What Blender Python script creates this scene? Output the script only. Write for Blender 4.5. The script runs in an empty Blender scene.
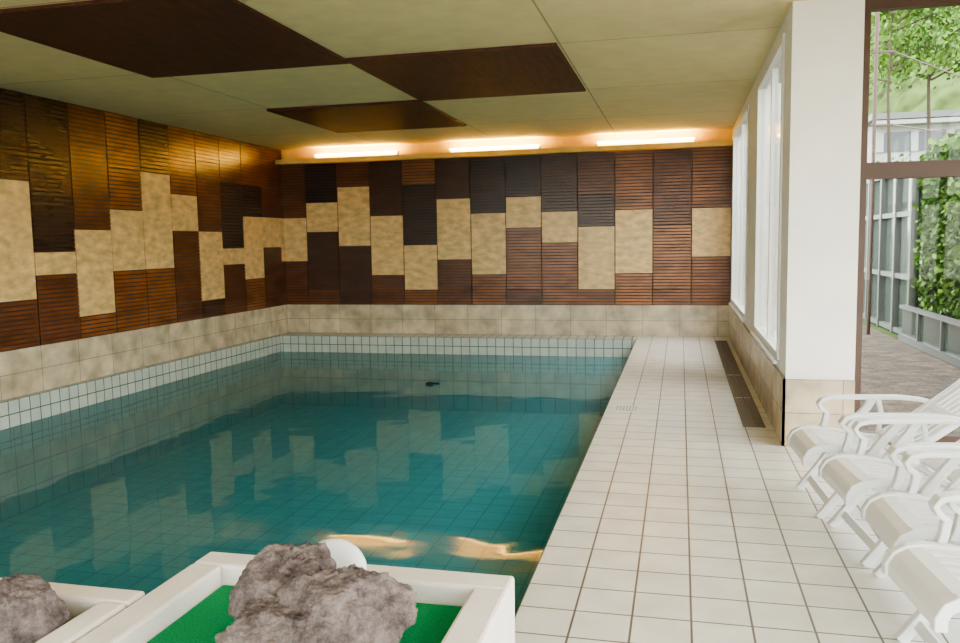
import bpy, bmesh, math, random
from mathutils import Vector, Matrix, noise
random.seed(7)
scene = bpy.context.scene
try:
    scene.view_settings.look = 'AgX - Medium High Contrast'
except Exception as e:
    print('look', e)

# ---------------------------------------------------------------- materials
def new_mat(name):
    m = bpy.data.materials.new(name); m.use_nodes = True
    nt = m.node_tree
    return m, nt, nt.nodes['Principled BSDF']

def simple(name, col, rough=0.5, spec=0.5, noise_scale=None, var=0.15, bump=0.0, bscale=60, stretch=(1,1,1), emis=None, estr=0):
    m, nt, b = new_mat(name)
    N, L = nt.nodes, nt.links
    b.inputs['Base Color'].default_value = (*col, 1)
    b.inputs['Roughness'].default_value = rough
    b.inputs['Specular IOR Level'].default_value = spec
    tc = N.new('ShaderNodeTexCoord'); mp = N.new('ShaderNodeMapping')
    mp.inputs['Scale'].default_value = stretch
    L.new(tc.outputs['Object'], mp.inputs['Vector'])
    if noise_scale:
        n = N.new('ShaderNodeTexNoise'); n.inputs['Scale'].default_value = noise_scale
        n.inputs['Detail'].default_value = 6
        L.new(mp.outputs[0], n.inputs['Vector'])
        r = N.new('ShaderNodeValToRGB')
        r.color_ramp.elements[0].position = 0.3; r.color_ramp.elements[1].position = 0.7
        r.color_ramp.elements[0].color = (*[c*(1-var) for c in col], 1)
        r.color_ramp.elements[1].color = (*[min(1, c*(1+var)) for c in col], 1)
        L.new(n.outputs['Fac'], r.inputs['Fac']); L.new(r.outputs[0], b.inputs['Base Color'])
    if bump:
        n2 = N.new('ShaderNodeTexNoise'); n2.inputs['Scale'].default_value = bscale
        n2.inputs['Detail'].default_value = 5
        L.new(mp.outputs[0], n2.inputs['Vector'])
        bp = N.new('ShaderNodeBump'); bp.inputs['Strength'].default_value = bump
        bp.inputs['Distance'].default_value = 0.02
        L.new(n2.outputs['Fac'], bp.inputs['Height']); L.new(bp.outputs[0], b.inputs['Normal'])
    if emis:
        b.inputs['Emission Color'].default_value = (*emis, 1)
        b.inputs['Emission Strength'].default_value = estr
    return m

def tiles(name, c1, c2, grout, w, h, ms=0.004, axes='XY', off=(0, 0), rough=0.3, bump=0.25, shift=0.0, nz=0.12, nsc=5):
    m, nt, b = new_mat(name); N, L = nt.nodes, nt.links
    tc = N.new('ShaderNodeTexCoord'); sp = N.new('ShaderNodeSeparateXYZ'); cb = N.new('ShaderNodeCombineXYZ')
    L.new(tc.outputs['Object'], sp.inputs[0])
    for i in range(2):
        a = N.new('ShaderNodeMath'); a.operation = 'SUBTRACT'; a.inputs[1].default_value = off[i]-50*(w if i == 0 else h)
        L.new(sp.outputs['XYZ'.index(axes[i])], a.inputs[0]); L.new(a.outputs[0], cb.inputs[i])
    br = N.new('ShaderNodeTexBrick'); br.offset = shift; br.squash = 1
    br.inputs['Scale'].default_value = 1; br.inputs['Brick Width'].default_value = w
    br.inputs['Row Height'].default_value = h; br.inputs['Mortar Size'].default_value = ms
    br.inputs['Mortar Smooth'].default_value = 0.1; br.inputs['Bias'].default_value = 0
    br.inputs['Color1'].default_value = (*c1, 1); br.inputs['Color2'].default_value = (*c2, 1)
    br.inputs['Mortar'].default_value = (*grout, 1)
    L.new(cb.outputs[0], br.inputs['Vector'])
    n = N.new('ShaderNodeTexNoise'); n.inputs['Scale'].default_value = nsc; n.inputs['Detail'].default_value = 8
    L.new(tc.outputs['Object'], n.inputs['Vector'])
    mr = N.new('ShaderNodeMapRange'); mr.inputs['From Min'].default_value = 0.3; mr.inputs['From Max'].default_value = 0.7
    mr.inputs['To Min'].default_value = 1-nz; mr.inputs['To Max'].default_value = 1+nz*0.3
    L.new(n.outputs['Fac'], mr.inputs['Value'])
    mx = N.new('ShaderNodeMix'); mx.data_type = 'RGBA'; mx.blend_type = 'MULTIPLY'; mx.inputs['Factor'].default_value = 1
    L.new(br.outputs['Color'], mx.inputs['A']); L.new(mr.outputs[0], mx.inputs['B'])
    L.new(mx.outputs['Result'], b.inputs['Base Color'])
    b.inputs['Roughness'].default_value = rough
    bp = N.new('ShaderNodeBump'); bp.invert = True; bp.inputs['Strength'].default_value = bump; bp.inputs['Distance'].default_value = 0.004
    L.new(br.outputs['Fac'], bp.inputs['Height']); L.new(bp.outputs[0], b.inputs['Normal'])
    return m

def glass_mat(name, tint=(0.98, 0.99, 0.98)):
    m = bpy.data.materials.new(name); m.use_nodes = True; nt = m.node_tree; N, L = nt.nodes, nt.links
    N.remove(N['Principled BSDF']); out = N['Material Output']
    t = N.new('ShaderNodeBsdfTransparent'); t.inputs[0].default_value = (*tint, 1)
    g = N.new('ShaderNodeBsdfGlossy'); g.inputs['Roughness'].default_value = 0.02
    lw = N.new('ShaderNodeLayerWeight'); lw.inputs['Blend'].default_value = 0.5
    p = N.new('ShaderNodeMath'); p.operation = 'POWER'; p.inputs[1].default_value = 5
    q = N.new('ShaderNodeMath'); q.operation = 'MULTIPLY_ADD'; q.inputs[1].default_value = 0.35; q.inputs[2].default_value = 0.012
    L.new(lw.outputs['Facing'], p.inputs[0]); L.new(p.outputs[0], q.inputs[0])
    mx = N.new('ShaderNodeMixShader'); L.new(q.outputs[0], mx.inputs[0]); L.new(t.outputs[0], mx.inputs[1]); L.new(g.outputs[0], mx.inputs[2])
    L.new(mx.outputs[0], out.inputs['Surface'])
    return m

M_deck = tiles('deck_tile', (0.80, 0.78, 0.72), (0.76, 0.74, 0.68), (0.15, 0.12, 0.095), 0.245, 0.245, 0.005, 'XY', (-0.68, 0), 0.28)
M_slab = simple('deck_edge', (0.7, 0.69, 0.65), 0.35)
M_poolwallX = tiles('pool_tile_x', (0.58, 0.62, 0.54), (0.52, 0.57, 0.50), (0.14, 0.19, 0.19), 0.15, 0.15, 0.007, 'XZ', (0, 0), 0.25)
M_poolwallY = tiles('pool_tile_y', (0.58, 0.62, 0.54), (0.52, 0.57, 0.50), (0.14, 0.19, 0.19), 0.15, 0.15, 0.007, 'YZ', (0, 0), 0.25)
M_poolledge = tiles('pool_tile_ledge', (0.60, 0.62, 0.54), (0.56, 0.58, 0.51), (0.14, 0.18, 0.17), 0.15, 0.15, 0.007, 'XY', (0, 0), 0.25)
M_teal = {a: tiles('pool_teal_tile_'+a, (0.20, 0.67, 0.76), (0.185, 0.64, 0.73), (0.08, 0.40, 0.47), 0.25, 0.25, 0.007, a, (0, 0), 0.4) for a in ('XY', 'XZ', 'YZ')}
M_bandX = tiles('beige_band_x', (0.68, 0.57, 0.40), (0.59, 0.49, 0.345), (0.32, 0.26, 0.18), 0.6, 0.26, 0.004, 'XZ', (0, 0), 0.25, 0.2, 0.0, 0.4, 4)
M_bandY = tiles('beige_band_y', (0.68, 0.57, 0.40), (0.59, 0.49, 0.345), (0.32, 0.26, 0.18), 0.6, 0.26, 0.004, 'YZ', (0, 0), 0.25, 0.2, 0.0, 0.4, 4)
def cl(n, c): return simple(n, c, 0.25, 0.5, 2.5, 0.3, 0.06, 30, (1, 1, 3))
SH = {
 'k': cl('cladding_black_brown', (0.036, 0.016, 0.011)),
 'd': cl('cladding_dark_brown', (0.072, 0.027, 0.014)),
 'r': cl('cladding_red_brown', (0.14, 0.048, 0.018)),
 'm': cl('cladding_brown', (0.23, 0.084, 0.026)),
 'o': cl('cladding_orange_brown', (0.30, 0.115, 0.034)),
 'c': simple('cladding_cream', (0.68, 0.47, 0.22), 0.3, 0.45, 6, 0.28, 0.06, 40, (1, 1, 2)),
}
M_back = simple('cladding_joint', (0.02, 0.011, 0.008), 0.8)
M_joint = simple('panel_joint_grout', (0.10, 0.06, 0.03), 0.8)
M_glowtint = simple('glow_tinted_board', (0.78, 0.54, 0.17), 0.6, 0.3, 4, 0.15)  # board colour yellowed to carry the warm glow of the tubes
M_white = simple('white_plaster', (0.85, 0.83, 0.78), 0.7, 0.3, 3, 0.04)
M_frame = simple('white_window_frame', (0.80, 0.80, 0.77), 0.4)
M_brown = simple('brown_metal_frame', (0.07, 0.035, 0.022), 0.45)
M_panel = simple('ceiling_dark_wood', (0.085, 0.029, 0.017), 0.6, 0.35, 3, 0.4, 0.12, 20, (9, 1, 1))
M_ceil = tiles('ceiling_paint', (0.83, 0.70, 0.38), (0.78, 0.66, 0.36), (0.42, 0.36, 0.20), 2.0, 2.27, 0.008, 'XY', (-3.04, 9.62), 0.75, 0.3, 0.0, 0.08)
M_glass = glass_mat('window_glass')
M_plastic = simple('white_plastic', (0.78, 0.78, 0.78), 0.35)
M_planter = simple('planter_render', (0.82, 0.75, 0.69), 0.75, 0.3, 6, 0.05, 0.15, 80)
M_carpet = simple('green_carpet', (0.03, 0.30, 0.12), 0.95, 0.1, 150, 0.25, 0.5, 300)
M_grate = simple('grate_metal', (0.20, 0.165, 0.12), 0.5)
M_void = simple('drain_channel', (0.02, 0.018, 0.015), 0.8)
M_tube = simple('tube_glow', (1, 0.8, 0.45), 0.5, emis=(1.0, 0.70, 0.22), estr=7)
M_leaf = simple('leaf_green', (0.05, 0.115, 0.018), 0.6, 0.3, 2, 0.5)
M_leaf2 = simple('leaf_light', (0.13, 0.235, 0.04), 0.6, 0.3, 2, 0.4)
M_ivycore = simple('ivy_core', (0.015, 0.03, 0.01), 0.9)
M_bark = simple('bark', (0.06, 0.045, 0.03), 0.9)
M_gray = simple('grey_frame', (0.12, 0.13, 0.12), 0.5)

def rock_mat():
    m, nt, b = new_mat('rock_stone'); N, L = nt.nodes, nt.links
    tc = N.new('ShaderNodeTexCoord'); n = N.new('ShaderNodeTexNoise'); n.inputs['Scale'].default_value = 11; n.inputs['Detail'].default_value = 14; n.inputs['Roughness'].default_value = 0.78
    L.new(tc.outputs['Object'], n.inputs['Vector'])
    r = N.new('ShaderNodeValToRGB'); e = r.color_ramp.elements
    e[0].position = 0.36; e[0].color = (0.07, 0.052, 0.048, 1); e[1].position = 0.66; e[1].color = (0.46, 0.37, 0.34, 1)
    x = e.new(0.5); x.color = (0.24, 0.185, 0.175, 1)
    L.new(n.outputs['Fac'], r.inputs['Fac']); L.new(r.outputs[0], b.inputs['Base Color']); b.inputs['Roughness'].default_value = 0.9
    v = N.new('ShaderNodeTexNoise'); v.inputs['Scale'].default_value = 38; v.inputs['Detail'].default_value = 10; v.inputs['Roughness'].default_value = 0.7
    L.new(tc.outputs['Object'], v.inputs['Vector'])
    bp = N.new('ShaderNodeBump'); bp.inputs['Strength'].default_value = 1.0; bp.inputs['Distance'].default_value = 0.035
    L.new(v.outputs['Fac'], bp.inputs['Height']); L.new(bp.outputs[0], b.inputs['Normal'])
    return m
M_rock = rock_mat()

def water_mat():
    m = bpy.data.materials.new('pool_water'); m.use_nodes = True; nt = m.node_tree; N, L = nt.nodes, nt.links
    N.remove(N['Principled BSDF']); out = N['Material Output']
    t = N.new('ShaderNodeBsdfTransparent'); t.inputs[0].default_value = (0.66, 0.95, 0.98, 1)
    df = N.new('ShaderNodeBsdfDiffuse'); df.inputs[0].default_value = (0.095, 0.42, 0.50, 1)   # light scattered inside the water
    sc = N.new('ShaderNodeMixShader'); sc.inputs[0].default_value = 0.42
    L.new(t.outputs[0], sc.inputs[1]); L.new(df.outputs[0], sc.inputs[2])
    g = N.new('ShaderNodeBsdfGlossy'); g.inputs['Roughness'].default_value = 0.03
    fr = N.new('ShaderNodeFresnel'); fr.inputs['IOR'].default_value = 1.26
    tc = N.new('ShaderNodeTexCoord'); n = N.new('ShaderNodeTexNoise'); n.inputs['Scale'].default_value = 1.3; n.inputs['Detail'].default_value = 2
    L.new(tc.outputs['Object'], n.inputs['Vector'])
    bp = N.new('ShaderNodeBump'); bp.inputs['Strength'].default_value = 0.13; bp.inputs['Distance'].default_value = 0.05
    L.new(n.outputs['Fac'], bp.inputs['Height']); L.new(bp.outputs[0], g.inputs['Normal']); L.new(bp.outputs[0], fr.inputs['Normal'])
    mx = N.new('ShaderNodeMixShader'); L.new(fr.outputs[0], mx.inputs[0]); L.new(sc.outputs[0], mx.inputs[1]); L.new(g.outputs[0], mx.inputs[2])
    L.new(mx.outputs[0], out.inputs['Surface'])
    return m
M_water = water_mat()

# ---------------------------------------------------------------- mesh builder
class MB:
    def __init__(s): s.v = []; s.f = []; s.m = []
    def add(s, vs, fs, mi=0):
        o = len(s.v); s.v += [tuple(p) for p in vs]
        for f in fs: s.f.append([i+o for i in f]); s.m.append(mi)
    def box(s, x0, x1, y0, y1, z0, z1, mi=0, mtop=None):
        vs = [(x0,y0,z0),(x1,y0,z0),(x1,y1,z0),(x0,y1,z0),(x0,y0,z1),(x1,y0,z1),(x1,y1,z1),(x0,y1,z1)]
        fs = [(0,3,2,1),(4,5,6,7),(0,1,5,4),(1,2,6,5),(2,3,7,6),(3,0,4,7)]
        s.add(vs, fs, mi)
        if mtop is not None: s.m[-5] = mtop
    def tube(s, pts, r, n=8, mi=0):
        pts = [Vector(p) for p in pts]; rs = r if isinstance(r, (list, tuple)) else [r]*len(pts)
        rings = []
        for i, p in enumerate(pts):
            d = (pts[min(i+1, len(pts)-1)]-pts[max(i-1, 0)]).normalized()
            a = Vector((0,0,1)) if abs(d.z) < 0.9 else Vector((1,0,0))
            u = d.cross(a).normalized(); w = d.cross(u)
            rings.append([p+rs[i]*(math.cos(2*math.pi*k/n)*u+math.sin(2*math.pi*k/n)*w) for k in range(n)])
        vs = [q for rg in rings for q in rg]; fs = []
        for i in range(len(pts)-1):
            for k in range(n):
                fs.append((i*n+k, i*n+(k+1)%n, (i+1)*n+(k+1)%n, (i+1)*n+k))
        fs.append(tuple(range(n))[::-1]); fs.append(tuple((len(pts)-1)*n+k for k in range(n)))
        s.add(vs, fs, mi)
    def ribbon(s, path, y0, y1, th, mi=0):
        P = [Vector(p) for p in path]; vs = []; n = len(P)
        for i, p in enumerate(P):
            d = (P[min(i+1, n-1)]-P[max(i-1, 0)]).normalized(); nn = Vector((-d.y, d.x))*th/2
            a, b = p+nn, p-nn
            yy0 = y0[i] if isinstance(y0, list) else y0; yy1 = y1[i] if isinstance(y1, list) else y1
            vs += [(a.x, yy0, a.y), (a.x, yy1, a.y), (b.x, yy1, b.y), (b.x, yy0, b.y)]
        fs = []
        for i in range(n-1):
            for k in range(4):
                fs.append((i*4+k, i*4+(k+1)%4, (i+1)*4+(k+1)%4, (i+1)*4+k))
        fs.append((3,2,1,0)); fs.append(tuple((n-1)*4+k for k in range(4)))
        s.add(vs, fs, mi)
    def obj(s, name, mats, smooth=False, bevel=0, loc=None, rot=0, recalc=True):
        me = bpy.data.meshes.new(name); me.from_pydata(s.v, [], s.f)
        for m in mats: me.materials.append(m)
        for p, mi in zip(me.polygons, s.m): p.material_index = mi; p.use_smooth = smooth
        if recalc:
            bm = bmesh.new(); bm.from_mesh(me); bmesh.ops.recalc_face_normals(bm, faces=bm.faces); bm.to_mesh(me); bm.free()
        o = bpy.data.objects.new(name, me); scene.collection.objects.link(o)
        if loc: o.location = loc
        o.rotation_euler[2] = rot
        if bevel:
            b = o.modifiers.new('bevel', 'BEVEL'); b.width = bevel; b.segments = 2; b.limit_method = 'ANGLE'
        return o

# ---------------------------------------------------------------- room dims (metres, floor z=0)
XL, XR, YB, YN = -7.05, 0.79, 13.86, -2.6
ZC = 3.32; XE = 3.45; YG = 6.72
PX0, PX1, PY0, PY1 = -6.95, -0.68, 2.85, 13.36
WZ = -0.29; PB = -1.25

# floor
b = MB()
b.box(PX1, XR+0.25, PY0, YB, -0.15, 0, 1, 0)
b.box(XR+0.25, XE+0.2, PY0, YG+0.1, -0.15, 0, 1, 0)
b.box(XL, XE+0.2, YN-0.2, PY0, -0.15, 0, 1, 0)
b.obj('floor', [M_deck, M_slab])

# basin
b = MB(); TW = -0.30
b.box(XL+0.001, PX0, PY0, YB-0.001, TW, -0.001, 1, 2); b.box(XL+0.001, PX0, PY0, YB-0.001, PB-0.1, TW, 5)
b.box(PX0, PX1, PY1, YB-0.001, TW, -0.001, 0, 2); b.box(PX0, PX1, PY1, YB-0.001, PB-0.1, TW, 4)
b.box(PX1, PX1+0.1, PY0-0.1, PY1, PB-0.1, -0.151, 5)
b.box(PX0, PX1, PY0-0.1, PY0, PB-0.1, -0.151, 4)
b.box(PX0, PX1, PY0, PY1, PB-0.1, PB, 3)
b.obj('swimming_pool', [M_poolwallX, M_poolwallY, M_poolledge, M_teal['XY'], M_teal['XZ'], M_teal['YZ']])
b = MB(); b.add([(PX0,PY0,WZ),(PX1,PY0,WZ),(PX1,PY1,WZ),(PX0,PY1,WZ)], [(0,1,2,3)])
b.obj('pool_water', [M_water], recalc=False)

# ---------------------------------------------------------------- cladding walls
def lev(n): return 0.52+0.2625*n
def clad(b, axis, a0, a1, segs, face):
    keys = ['k', 'd', 'r', 'm', 'o', 'c']; g = 0.008
    for n0, n1, sh in segs:
        z0, z1 = lev(n0)+0.004, lev(n1)-0.004; mi = keys.index(sh)+2
        def bx(za, zb, d, m, g=g):
            if axis == 'X': b.box(a0+g, a1-g, face-d, face, za, zb, m)
            else: b.box(face, face+d, a0+g, a1-g, za, zb, m)
        bx(z0-0.004, z1+0.004, 0.004, 9, 0.0)
        if sh == 'c':
            bx(z0, z1, 0.022, mi)
        else:
            bx(z0, z1, 0.008, 0)
            k = max(1, round((z1-z0)/0.0525)); h = (z1-z0)/k
            for i in range(k): bx(z0+i*h+0.0065, z0+(i+1)*h-0.0065, 0.026, mi)
T = 9.65
back = [
 [(0,3,'m'),(3,6,'c'),(6,T,'m')],
 [(0,1,'m'),(1,5,'o'),(5,T,'r')],
 [(0,2,'o'),(2,6,'c'),(6,T,'m')],
 [(0,1,'m'),(1,5,'c'),(5,7,'d'),(7,T,'r')],
 [(0,4,'m'),(4,6,'c'),(6,T,'d')],
 [(0,1,'r'),(1,5,'m'),(5,7,'c'),(7,T,'k')],
 [(0,2,'m'),(2,6,'c'),(6,T,'k')],
 [(0,3,'r'),(3,7,'c'),(7,T,'d')],
 [(0,1,'m'),(1,4,'c'),(4,8,'k'),(8,T,'m')],
 [(0,2,'r'),(2,6,'c'),(6,T,'d')],
 [(0,4,'d'),(4,8,'c'),(8,T,'r')],
 [(0,1,'r'),(1,5,'d'),(5,7,'c'),(7,T,'k')],
 [(0,3,'r'),(3,6,'c'),(6,T,'r')]]
mats = [M_back, M_bandX, *[SH[k] for k in ['k','d','r','m','o','c']], M_glowtint, M_joint]
b = MB()
b.box(XL-0.2, XR+0.25, YB, YB+0.2, -1.4, ZC+0.15, 0)
b.box(XL, XR, YB-0.02, YB, 0.0, 0.518, 1)
b.box(XL, XR, YB-0.012, YB, lev(T), ZC, 8)
w = 0.615
for i, segs in enumerate(back):
    x1 = XR-w*i; x0 = max(XL, x1-w)
    clad(b, 'X', x0, x1, segs, YB)
b.obj('wall_back', mats)
T = 10.65
left = [
 [(0,4,'r'),(4,6,'c'),(6,8,'r'),(8,T,'r')],
 [(0,2,'m'),(2,6,'c'),(6,8,'k'),(8,T,'r')],
 [(0,3,'r'),(3,4,'c'),(4,8,'k'),(8,T,'r')],
 [(0,1,'d'),(1,5,'c'),(5,9,'r'),(9,T,'m')],
 [(0,1,'r'),(1,5,'r'),(5,7,'c'),(7,T,'m')],
 [(0,3,'m'),(3,8,'c'),(8,T,'k')],
 [(0,3,'m'),(3,6,'c'),(6,8,'m'),(8,T,'m')],
 [(0,1,'m'),(1,5,'c'),(5,9,'r'),(9,T,'r')],
 [(0,3,'r'),(3,4,'c'),(4,8,'k'),(8,T,'k')],
 [(0,2,'r'),(2,7,'c'),(7,T,'k')]]
mats = list(mats); mats[1] = M_bandY
b = MB()
b.box(XL-0.2, XL, YN-0.2, YB, -1.4, ZC+0.15, 0)
b.box(XL, XL+0.02, YN, YB-0.02, 0.0, 0.518, 1)
clad(b, 'Y', 13.69, YB-0.026, [(0,3,'r'),(3,6,'c'),(6,T,'r')], XL)
w = 0.655; y = 13.69; i = 0
while y > YN+0.05:
    segs = left[i % 10]
    clad(b, 'Y', max(YN, y-w), y, segs, XL); y -= w; i += 1
b.obj('wall_left', mats)

# lighting shelf + tubes
b = MB()
b.box(XL+0.03, XR-0.002, YB-0.27, YB-0.03, 3.055, 3.085)
b.box(XL+0.03, XR-0.002, YB-0.29, YB-0.27, 3.04, 3.12)
b.obj('trim_light_shelf', [M_glowtint])
for i, x in enumerate((-0.56, -3.05, -5.53)):
    b = MB()
    b.box(x-0.78, x+0.78, YB-0.20, YB-0.12, 3.086, 3.12, 1)
    b.box(x-0.78, x-0.755, YB-0.19, YB-0.13, 3.12, 3.20, 1); b.box(x+0.755, x+0.78, YB-0.19, YB-0.13, 3.12, 3.20, 1)
    b.tube([(x-0.755, YB-0.16, 3.17), (x+0.755, YB-0.16, 3.17)], 0.034, 12, 0)
    lo = b.obj('fluorescent_lamp', [M_tube, M_white], smooth=False)
    ld = bpy.data.lights.new('tube_light', 'AREA'); ld.shape = 'RECTANGLE'; ld.size = 1.5; ld.size_y = 0.06
    ld.energy = 42; ld.color = (1.0, 0.66, 0.17)
    l = bpy.data.objects.new('tube_light', ld); scene.collection.objects.link(l); l.parent = lo
    l.location = (x, YB-0.21, 3.19); l.rotation_euler = (math.radians(180-60), 0, 0)

# ceiling
b = MB(); b.box(XL-0.2, XR+0.25, YN-0.2, YB+0.2, ZC, ZC+0.15); b.box(XR+0.25, XE+0.2, YN-0.2, YG+0.3, ZC, ZC+0.15)
b.obj('ceiling', [M_ceil])
for (x0,x1,y0,y1) in ((-3.03,-1.06,7.3,9.6), (-5.08,-3.05,9.64,11.85), (-5.15,-3.03,5.1,7.42)):
    b = MB(); b.box(x0,x1,y0,y1,ZC-0.03,ZC-0.001); b.obj('ceiling_panel', [M_panel], bevel=0.005)

# right wall with window openings
b = MB(); XO = XR+0.22
W = [(7.05, 9.25), (10.55, 13.35)]; ZS, ZT = 0.6, 3.2
b.box(XR, XO, 6.6, YB, 0, ZS); b.box(XR, XO, 6.6, YB, ZT, ZC)
b.box(XR, XO, 6.6, W[0][0], ZS, ZT); b.box(XR, XO, W[0][1], W[1][0], ZS, ZT); b.box(XR, XO, W[1][1], YB, ZS, ZT)
b.box(XO, 1.28, 6.6, 7.0, 0, ZC)
b.box(XR-0.02, XR, 6.58, YB-0.022, 0, 0.52, 1)
b.box(XR-0.02, 1.28, 6.58, 6.6, 0, 0.52, 2)
b.obj('wall_right', [M_white, M_bandY, M_bandX])
for i, (y0, y1) in enumerate(W):
    b = MB(); t = 0.06; xa, xb = XR-0.015, XR+0.07
    b.box(xa, xb, y0, y1, ZS, ZS+t); b.box(xa, xb, y0, y1, ZT-t, ZT)
    b.box(xa, xb, y0, y0+t, ZS+t, ZT-t); b.box(xa, xb, y1-t, y1, ZS+t, ZT-t)
    ym = (y0+y1)/2; b.box(xa+0.03, xb, ym-0.03, ym+0.03, ZS+t, ZT-t)
    b.box(XR-0.05, XR-0.015, y0-0.03, y1+0.03, ZS-0.03, ZS)
    b.box(XR+0.03, XR+0.036, y0+t, y1-t, ZS+t, ZT-t, 1)
    b.obj('window_%d' % (i+1), [M_frame, M_glass])

# garden glazing (parallel to back wall) with brown frames
b = MB(); ya, yb = YG-0.04, YG+0.04
b.box(1.28, XE, ya, yb, 3.24, ZC); b.box(1.28, XE, ya, yb, 2.02, 2.14); b.box(1.28, XE, ya, yb, 0.0, 0.10)
for x in (1.28, 2.36, XE-0.06): 
    for z0, z1 in ((0.10, 2.02), (2.14, 3.24)): b.box(x, x+0.06, ya, yb, z0, z1)
for x0, x1 in ((1.34, 2.36), (2.42, XE-0.06)):
    for z0, z1 in ((0.10, 2.02), (2.14, 3.24)): b.box(x0, x1, YG-0.004, YG+0.004, z0, z1, 1)
b.obj('window_3', [M_brown, M_glass])
# unseen side glazing beyond the chairs, added as a large daylight source
b = MB(); xa, xb = XE, XE+0.08
b.box(xa, xb, YN, YG-0.05, 3.2, ZC); b.box(xa, xb, YN, YG-0.05, 2.04, 2.12); b.box(xa, xb, YN, YG-0.05, 0, 0.10)
y = YN
while y < YG-0.2:
    for z0, z1 in ((0.10, 2.04), (2.12, 3.2)):
        b.box(xa, xb, y, y+0.06, z0, z1)
        b.box(xa+0.03, xa+0.04, y+0.06, min(y+1.15, YG-0.05), z0, z1, 1)
    y += 1.15
b.obj('window_4', [M_brown, M_glass])
# unseen front wall behind the viewer; glazing added to light back wall and ceiling
b = MB(); b.box(XL, XE+0.2, YN-0.2, YN, 0, 0.35); b.box(XL, XE+0.2, YN-0.2, YN, 3.22, ZC)
b.box(XL, XL+0.3, YN-0.2, YN, 0.35, 3.22); b.box(XE-0.1, XE+0.2, YN-0.2, YN, 0.35, 3.22); b.obj('wall_front', [M_white])
b = MB(); x = XL+0.3
while x < XE-0.2:
    x1 = min(x+1.45, XE-0.1); b.box(x, x+0.06, YN-0.13, YN-0.05, 0.35, 3.22); b.box(x+0.06, x1, YN-0.095, YN-0.085, 0.35, 3.22, 1); x += 1.45
b.obj('window_5', [M_brown, M_glass])

# drain grates
for (y0, y1) in ((7.2, 8.52), (8.56, 9.95), (10.0, 13.3)):
    b = MB(); x0, x1 = 0.53, 0.71
    b.box(x0, x1, y0, y1, 0.0005, 0.002, 1)
    b.box(x0, x0+0.014, y0, y1, 0.002, 0.010); b.box(x1-0.014, x1, y0, y1, 0.002, 0.010)
    b.box((x0+x1)/2-0.006, (x0+x1)/2+0.006, y0, y1, 0.002, 0.010)
    y = y0
    while y < y1-0.03: b.box(x0+0.014, x1-0.014, y, y+0.03, 0.002, 0.009); y += 0.066
    b.obj('drain_grate', [M_grate, M_void])
b = MB(); b.box(-0.59, -0.38, 7.68, 7.92, 0.0005, 0.008, 0)
b.box(-0.575, -0.395, 7.695, 7.905, 0.008, 0.010, 1)
for k in range(6): b.box(-0.567+k*0.029, -0.545+k*0.029, 7.70, 7.90, 0.010, 0.013, 0)
b.obj('skimmer_cover', [M_slab, M_grate])
# floating thermometer
b = MB(); b.tube([(-3.27,10.45,WZ-0.02),(-3.27,10.45,WZ+0.02),(-3.27,10.45,WZ+0.03)], [0.05,0.05,0.03], 14)
b.tube([(-3.27,10.45,WZ+0.015),(-3.14,10.50,WZ+0.005)], 0.012, 8)
b.obj('floating_thermometer', [M_void], smooth=False)

# ---------------------------------------------------------------- planters & rocks
def planter(x0, x1, y0, y1, h, t):
    b = MB()
    b.box(x0, x1, y1-t, y1, 0, h); b.box(x0, x1, y0, y0+t, 0, h)
    b.box(x0, x0+t, y0+t, y1-t, 0, h); b.box(x1-t, x1, y0+t, y1-t, 0, h)
    b.box(x0+t, x1-t, y0+t, y1-t, h-0.12, h-0.07, 1)
    return b.obj('planter_box', [M_planter, M_carpet], bevel=0.012)
planter(-1.73, -0.55, 0.9, 2.70, 0.45, 0.12)
planter(-3.3, -1.745, 0.9, 2.33, 0.45, 0.10)

def rock(name, lobes, seed, zbase):
    bm = bmesh.new()
    rnd = random.Random(int(seed*10))
    for (c, s, rz) in lobes:
        planes = []
        for _ in range(22):
            n = Vector((rnd.gauss(0,1), rnd.gauss(0,1), rnd.gauss(0,1))).normalized(); planes.append((n, rnd.uniform(0.82, 1.0)))
        planes.append((Vector((0.1,-0.1,1)).normalized(), 0.85))
        r = bmesh.ops.create_icosphere(bm, subdivisions=6, radius=1.0)
        R = Matrix.Rotation(rz, 3, 'Z')
        for v in r['verts']:
            p = v.co.normalized(); rad = 1.12
            for n, d0 in planes:
                k = n.dot(p)
                if k > 0.05: rad = min(rad, d0/k)
            q = p*1.1+Vector((seed, seed*2.1, c[0]*3))
            d = 0.10*noise.noise(q*1.6)+0.06*noise.noise(q*4)-0.07*abs(noise.noise(q*7))+0.04*noise.noise(q*13)+0.03*noise.noise(q*28)
            p = p*rad*(1+d); p = R @ Vector((p.x*s[0], p.y*s[1], p.z*s[2]))+Vector(c)
            p.z = max(p.z, zbase)
            v.co = p
    me = bpy.data.meshes.new(name); bm.to_mesh(me); bm.free(); me.materials.append(M_rock)
    for p in me.polygons: p.use_smooth = True
    o = bpy.data.objects.new(name, me); scene.collection.objects.link(o); return o
rock('rock', [((-0.97,2.14,0.49),(0.215,0.18,0.18),0.25), ((-1.17,2.24,0.49),(0.155,0.15,0.185),0.5), ((-1.07,2.06,0.45),(0.23,0.15,0.15),-0.1)], 2.9, 0.381)
rock('rock', [((-2.00,2.07,0.44),(0.14,0.12,0.14),0.1), ((-2.16,2.06,0.43),(0.13,0.12,0.13),0.4)], 5.2, 0.381)
rock('rock', [((-2.50,2.08,0.44),(0.15,0.11,0.11),0.3)], 8.7, 0.381)

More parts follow.
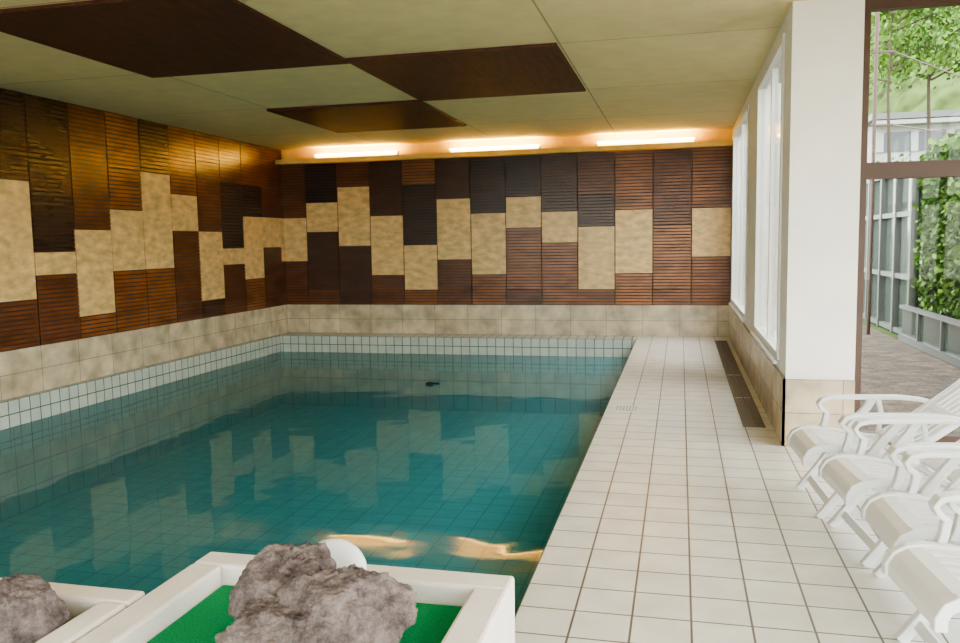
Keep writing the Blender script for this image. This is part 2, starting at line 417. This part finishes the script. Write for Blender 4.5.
# white dome lamp on the rim
b = MB(); n = 32; prof = [(0.112,0.0),(0.115,0.012),(0.112,0.03),(0.10,0.055),(0.08,0.078),(0.055,0.094),(0.028,0.103),(0.004,0.106)]
vs = []; fs = []
for r, z in prof:
    for k in range(n): vs.append((r*math.cos(2*math.pi*k/n), r*math.sin(2*math.pi*k/n)*0.45, z))
for i in range(len(prof)-1):
    for k in range(n): fs.append((i*n+k, i*n+(k+1)%n, (i+1)*n+(k+1)%n, (i+1)*n+k))
fs.append(tuple(range(n))[::-1]); fs.append(tuple((len(prof)-1)*n+k for k in range(n)))
b.add(vs, fs); b.obj('dome_lamp', [M_plastic], smooth=True, loc=(-1.19, 2.64, 0.45))

# ---------------------------------------------------------------- chairs (front at local x=0, back toward +x)
def chair(x, y, rot):
    b = MB(); hw = 0.235
    seat = [(-0.02,0.29),(-0.02,0.335),(0.0,0.37),(0.04,0.392),(0.10,0.40),(0.20,0.39),(0.32,0.368),(0.44,0.352),(0.50,0.352)]
    back = [(0.50,0.375),(0.56,0.41),(0.66,0.475),(0.78,0.565),(0.90,0.66),(1.0,0.745),(1.08,0.81),(1.12,0.83),(1.155,0.825)]
    for s in (-1, 1):
        b.ribbon(seat, s*hw-0.022, s*hw+0.022, 0.045)
        b.ribbon(back[:8], s*(hw-0.01)-0.022, s*(hw-0.01)+0.022, 0.040)
    n = 6; pw = (2*hw-0.04)/n
    for k in range(n):
        ya = -hw+0.02+k*pw+0.010; yb = ya+pw-0.020
        b.ribbon(seat[3:], ya, yb, 0.014)
        b.ribbon(back[:7], ya, yb, 0.014)
    b.ribbon(seat[:5], -hw, hw, 0.024); b.ribbon([(0.45,0.352),(0.50,0.352)], -hw, hw, 0.024)
    b.ribbon([(0.28,0.362),(0.32,0.356)], -hw, hw, 0.020)
    b.ribbon(back[:2], -hw, hw, 0.022); b.ribbon([(0.76,0.55),(0.80,0.582)], -hw, hw, 0.020)
    tb = back[5:]; yw = [-hw, -hw+0.005, -hw+0.03, -hw+0.08]
    b.ribbon(tb, yw, [-q for q in yw], 0.024)
    for s in (-1, 1):
        yo = s*(hw+0.045)
        arm = [(0.20,0.50),(0.165,0.525),(0.15,0.555),(0.17,0.582),(0.22,0.595),(0.34,0.598),(0.48,0.60),(0.62,0.602),(0.74,0.59),(0.80,0.575)]
        b.ribbon(arm, yo-0.032, yo+0.032, 0.024)
        b.ribbon([(0.04,0.0),(0.06,0.02),(0.15,0.14),(0.26,0.30),(0.36,0.44),(0.44,0.54),(0.47,0.595)], yo-0.02, yo+0.02, 0.045)
        b.ribbon([(0.20,0.505),(0.19,0.44),(0.17,0.385)], yo-0.022, yo+0.022, 0.034)
        yi = s*(hw+0.0)
        b.ribbon([(0.66,0.0),(0.62,0.03),(0.50,0.14),(0.36,0.25),(0.20,0.345),(0.09,0.385)], yi-0.02, yi+0.018, 0.045)
        b.ribbon([(0.50,0.595),(0.52,0.50),(0.505,0.37)], yo-0.014, yo+0.014, 0.028)
        yy = (min(yo, yi), max(yo, yi))
        b.box(0.49, 0.53, yy[0], yy[1], 0.355, 0.385); b.box(0.15, 0.19, yy[0], yy[1], 0.355, 0.39); b.box(0.77,0.80,yy[0],yy[1],0.555,0.585)
    b.ribbon([(0.60,0.045),(0.57,0.072)], -hw, hw, 0.026)
    b.ribbon([(0.095,0.055),(0.12,0.09)], -hw-0.04, hw+0.04, 0.026)
    return b.obj('folding_garden_armchair', [M_plastic], bevel=0.006, loc=(x, y, 0), rot=rot)
for x, y, r in ((0.72,5.18,0.06), (0.81,4.48,0.10), (0.88,3.80,0.04), (0.84,3.14,0.10)):
    chair(x, y, r)

# ---------------------------------------------------------------- outside
M_terr = tiles('terrace_brick', (0.19,0.13,0.085), (0.09,0.068,0.047), (0.06,0.05,0.035), 0.22, 0.11, 0.01, 'XY', (0,0), 0.9, 0.3, 0.5, 0.6)
M_grass = simple('grass', (0.07,0.11,0.03), 0.95, 0.1, 1.5, 0.3)
b = MB(); b.box(XO+0.001, 3.3, 7.001, 20, -0.12, -0.02, 0); b.box(3.3, 60, YG+0.3, 20, -0.12, -0.03, 1); b.box(-30, 90, 20, 160, -0.2, -0.04, 1)
b.box(XE+0.2, 60, -20, YG+0.3, -0.12, -0.03, 0); b.box(-40, XE+0.2, -20, YN-0.2, -0.12, -0.03, 0)
b.obj('terrace_ground', [M_terr, M_grass])

M_dkglass = simple('facade_glass', (0.08,0.105,0.09), 0.08, 0.35)
b = MB(); y = 7.4
b.box(3.36, 3.40, 7.4, 13.9, 0.0, 0.5, 1)
while y < 13.8: b.box(3.32, 3.37, y, y+0.05, -0.02, 0.5); y += 1.1
b.box(3.31, 3.41, 7.4, 13.9, 0.48, 0.53); b.box(3.31, 3.41, 7.4, 13.9, -0.02, 0.08)
b.obj('low_glazed_wall', [M_gray, M_dkglass])
b = MB(); y = 14.0
b.box(3.55, 3.6, 14, 20, 0, 2.7, 1)
while y <= 20: b.box(3.45, 3.55, y-0.04, y+0.04, -0.02, 2.7, 0); y += 1.0
for z in (0, 0.9, 1.9, 2.6): b.box(3.47, 3.55, 14, 20, z, z+0.08, 0)
b.box(3.6, 7, 14, 20, 2.6, 2.75, 0)
b.obj('garden_pavilion', [M_gray, M_dkglass])

def leaves(b, pts, size, mi):
    for p in pts:
        n = Vector((random.gauss(0,1), random.gauss(0,1), random.gauss(0,1))).normalized()
        a = n.orthogonal().normalized(); c = n.cross(a); s = size*random.uniform(0.6, 1.3)
        p = Vector(p)
        b.add([p-a*s, p+c*s*0.6, p+a*s, p-c*s*0.6], [(0,1,2,3)], mi)
b = MB(); b.box(3.72, 4.4, 7.2, 13.9, -0.02, 2.75, 2)
pts = [(3.72-random.random()**2*0.2, random.uniform(7.2,13.9), random.uniform(0.1,2.85)) for _ in range(17000)]
leaves(b, pts, 0.055, 0)
pts = [(random.uniform(3.6,4.4), random.uniform(7.2,13.9), 2.75+random.random()**2*0.25) for _ in range(3500)]
leaves(b, pts, 0.055, 1)
pts = [(3.68-random.random()**2*0.2, random.uniform(7.2,13.9), random.uniform(0.1,2.85)) for _ in range(6500)]
leaves(b, pts, 0.05, 1)
b.obj('ivy_hedge', [M_leaf, M_leaf2, M_ivycore])

def tree(x, y, h, r, nl, ls, za=0.6, zb=0.9, nb=14):
    b = MB()
    b.tube([(x,y,-0.05),(x+0.05,y,h*0.3),(x-0.05,y+0.05,h*0.6),(x,y,h*0.95)], [0.06*r/1.5,0.05*r/1.5,0.03*r/1.5,0.012], 8, 2)
    for i in range(nb):
        a = random.uniform(0, 6.28); z = h*random.uniform(za, zb); L = r*random.uniform(0.6, 1.0)
        e = Vector((x+math.cos(a)*L, y+math.sin(a)*L, z+L*random.uniform(0.1,0.5)))
        st = Vector((x, y, z)); mid = (st+e)/2+Vector((0,0,0.1))
        b.tube([st, mid, e], [0.025*r/1.5, 0.015*r/1.5, 0.006], 5, 2)
        pts = []
        for _ in range(nl//nb):
            c = mid.lerp(e, random.uniform(-0.3,1.1)); s = r*0.18
            pts.append((c.x+random.gauss(0,s), c.y+random.gauss(0,s), c.z+random.gauss(0,s*0.7)))
        leaves(b, pts, ls, random.choice((0,1,1)))
    b.obj('tree', [M_leaf, M_leaf2, M_bark])
tree(4.9, 22, 8.2, 1.6, 3200, 0.08, 0.60, 0.95, 18)
tree(7.6, 29, 10.5, 2.4, 5000, 0.10, 0.58, 0.95, 22)
tree(8.8, 36, 5.6, 1.5, 2600, 0.10, 0.30, 0.70, 16)

# slim garden mast with cross arms and overhead wires
b = MB(); b.tube([(3.02,14.6,-0.02),(3.02,14.6,5.6)], 0.03, 8)
b.box(2.9, 3.3, 14.58, 14.62, 4.5, 4.53); b.box(2.9, 3.3, 14.58, 14.62, 3.35, 3.38)
for z, zz in ((4.52, 6.2), (3.37, 5.0)): b.tube([(3.25,14.6,z),(8.0,24,z*0.5+zz*0.5-0.2),(14,36,zz+0.6)], 0.012, 5)
b.obj('garden_mast', [M_brown])

# apartment building
M_facade = simple('facade_render', (0.34,0.34,0.33), 0.8); M_bwin = simple('building_window', (0.05,0.06,0.07), 0.1, 0.5)
b = MB(); b.box(9.6, 34, 46, 58, -0.1, 7.4, 0)
for fl in range(3):
    z = -0.1+fl*2.5; b.box(9.7, 34, 45.96, 46.0, z+0.9, z+1.9, 1)
    x = 9.6
    while x < 34: b.box(x, x+0.35, 45.85, 46, z+0.9, z+1.9, 0); x += 1.6
    b.box(9.4, 34.2, 45.2, 46, z+2.2, z+2.4, 0)
b.box(9.3, 34.3, 45.5, 58.5, 7.4, 7.7, 2)
b.obj('apartment_building', [M_facade, M_bwin, M_gray])

# hillside
M_hill = simple('hill_forest', (0.085,0.125,0.040), 0.95, 0.1, 0.35, 0.6, 1.0, 0.8)
b = MB(); nx, ny = 100, 60; vs = []; fs = []
for j in range(ny+1):
    for i in range(nx+1):
        x = -20+i*1.4; y = 75+j*1.5; t = min(1, max(0, (x-4)/34)); u = j/ny
        h = -0.2+(62*t*t*(3-2*t)+4)*u+3.0*noise.noise(Vector((x*0.08,y*0.08,0)))*min(1,u*5)+2.6*noise.noise(Vector((x*0.35,y*0.35,2)))*min(1,u*5)
        vs.append((x,y,h))
for j in range(ny):
    for i in range(nx): fs.append((j*(nx+1)+i, j*(nx+1)+i+1, (j+1)*(nx+1)+i+1, (j+1)*(nx+1)+i))
b.add(vs, fs); b.obj('hillside', [M_hill], smooth=True)

# ---------------------------------------------------------------- light
wd = bpy.data.worlds.new('World'); scene.world = wd; wd.use_nodes = True; nt = wd.node_tree
bg = nt.nodes['Background']
sk = nt.nodes.new('ShaderNodeTexSky'); sk.sky_type = 'NISHITA'; sk.sun_disc = False; sk.sun_elevation = math.radians(40); sk.sun_rotation = math.radians(100)
mx = nt.nodes.new('ShaderNodeMix'); mx.data_type = 'RGBA'; mx.inputs['Factor'].default_value = 0.93
mx.inputs['B'].default_value = (1.0, 0.98, 0.91, 1)
nt.links.new(sk.outputs[0], mx.inputs['A']); nt.links.new(mx.outputs['Result'], bg.inputs['Color'])
bg.inputs['Strength'].default_value = 6.7

# ---------------------------------------------------------------- camera
cam = bpy.data.cameras.new('camera'); co = bpy.data.objects.new('camera', cam); scene.collection.objects.link(co)
cam.sensor_width = 36; cam.lens = 822/960*36; cam.clip_end = 500; cam.clip_start = 0.05
back_ = Vector((0.2363,-0.9671,0.0959)).normalized(); right = Vector((0.9717,0.2353,-0.0164))
right = (right-right.dot(back_)*back_).normalized(); up = back_.cross(right)
M = Matrix((right, up, back_)).transposed().to_4x4(); M.translation = Vector((0,0,1.6))
co.matrix_world = M
scene.camera = co
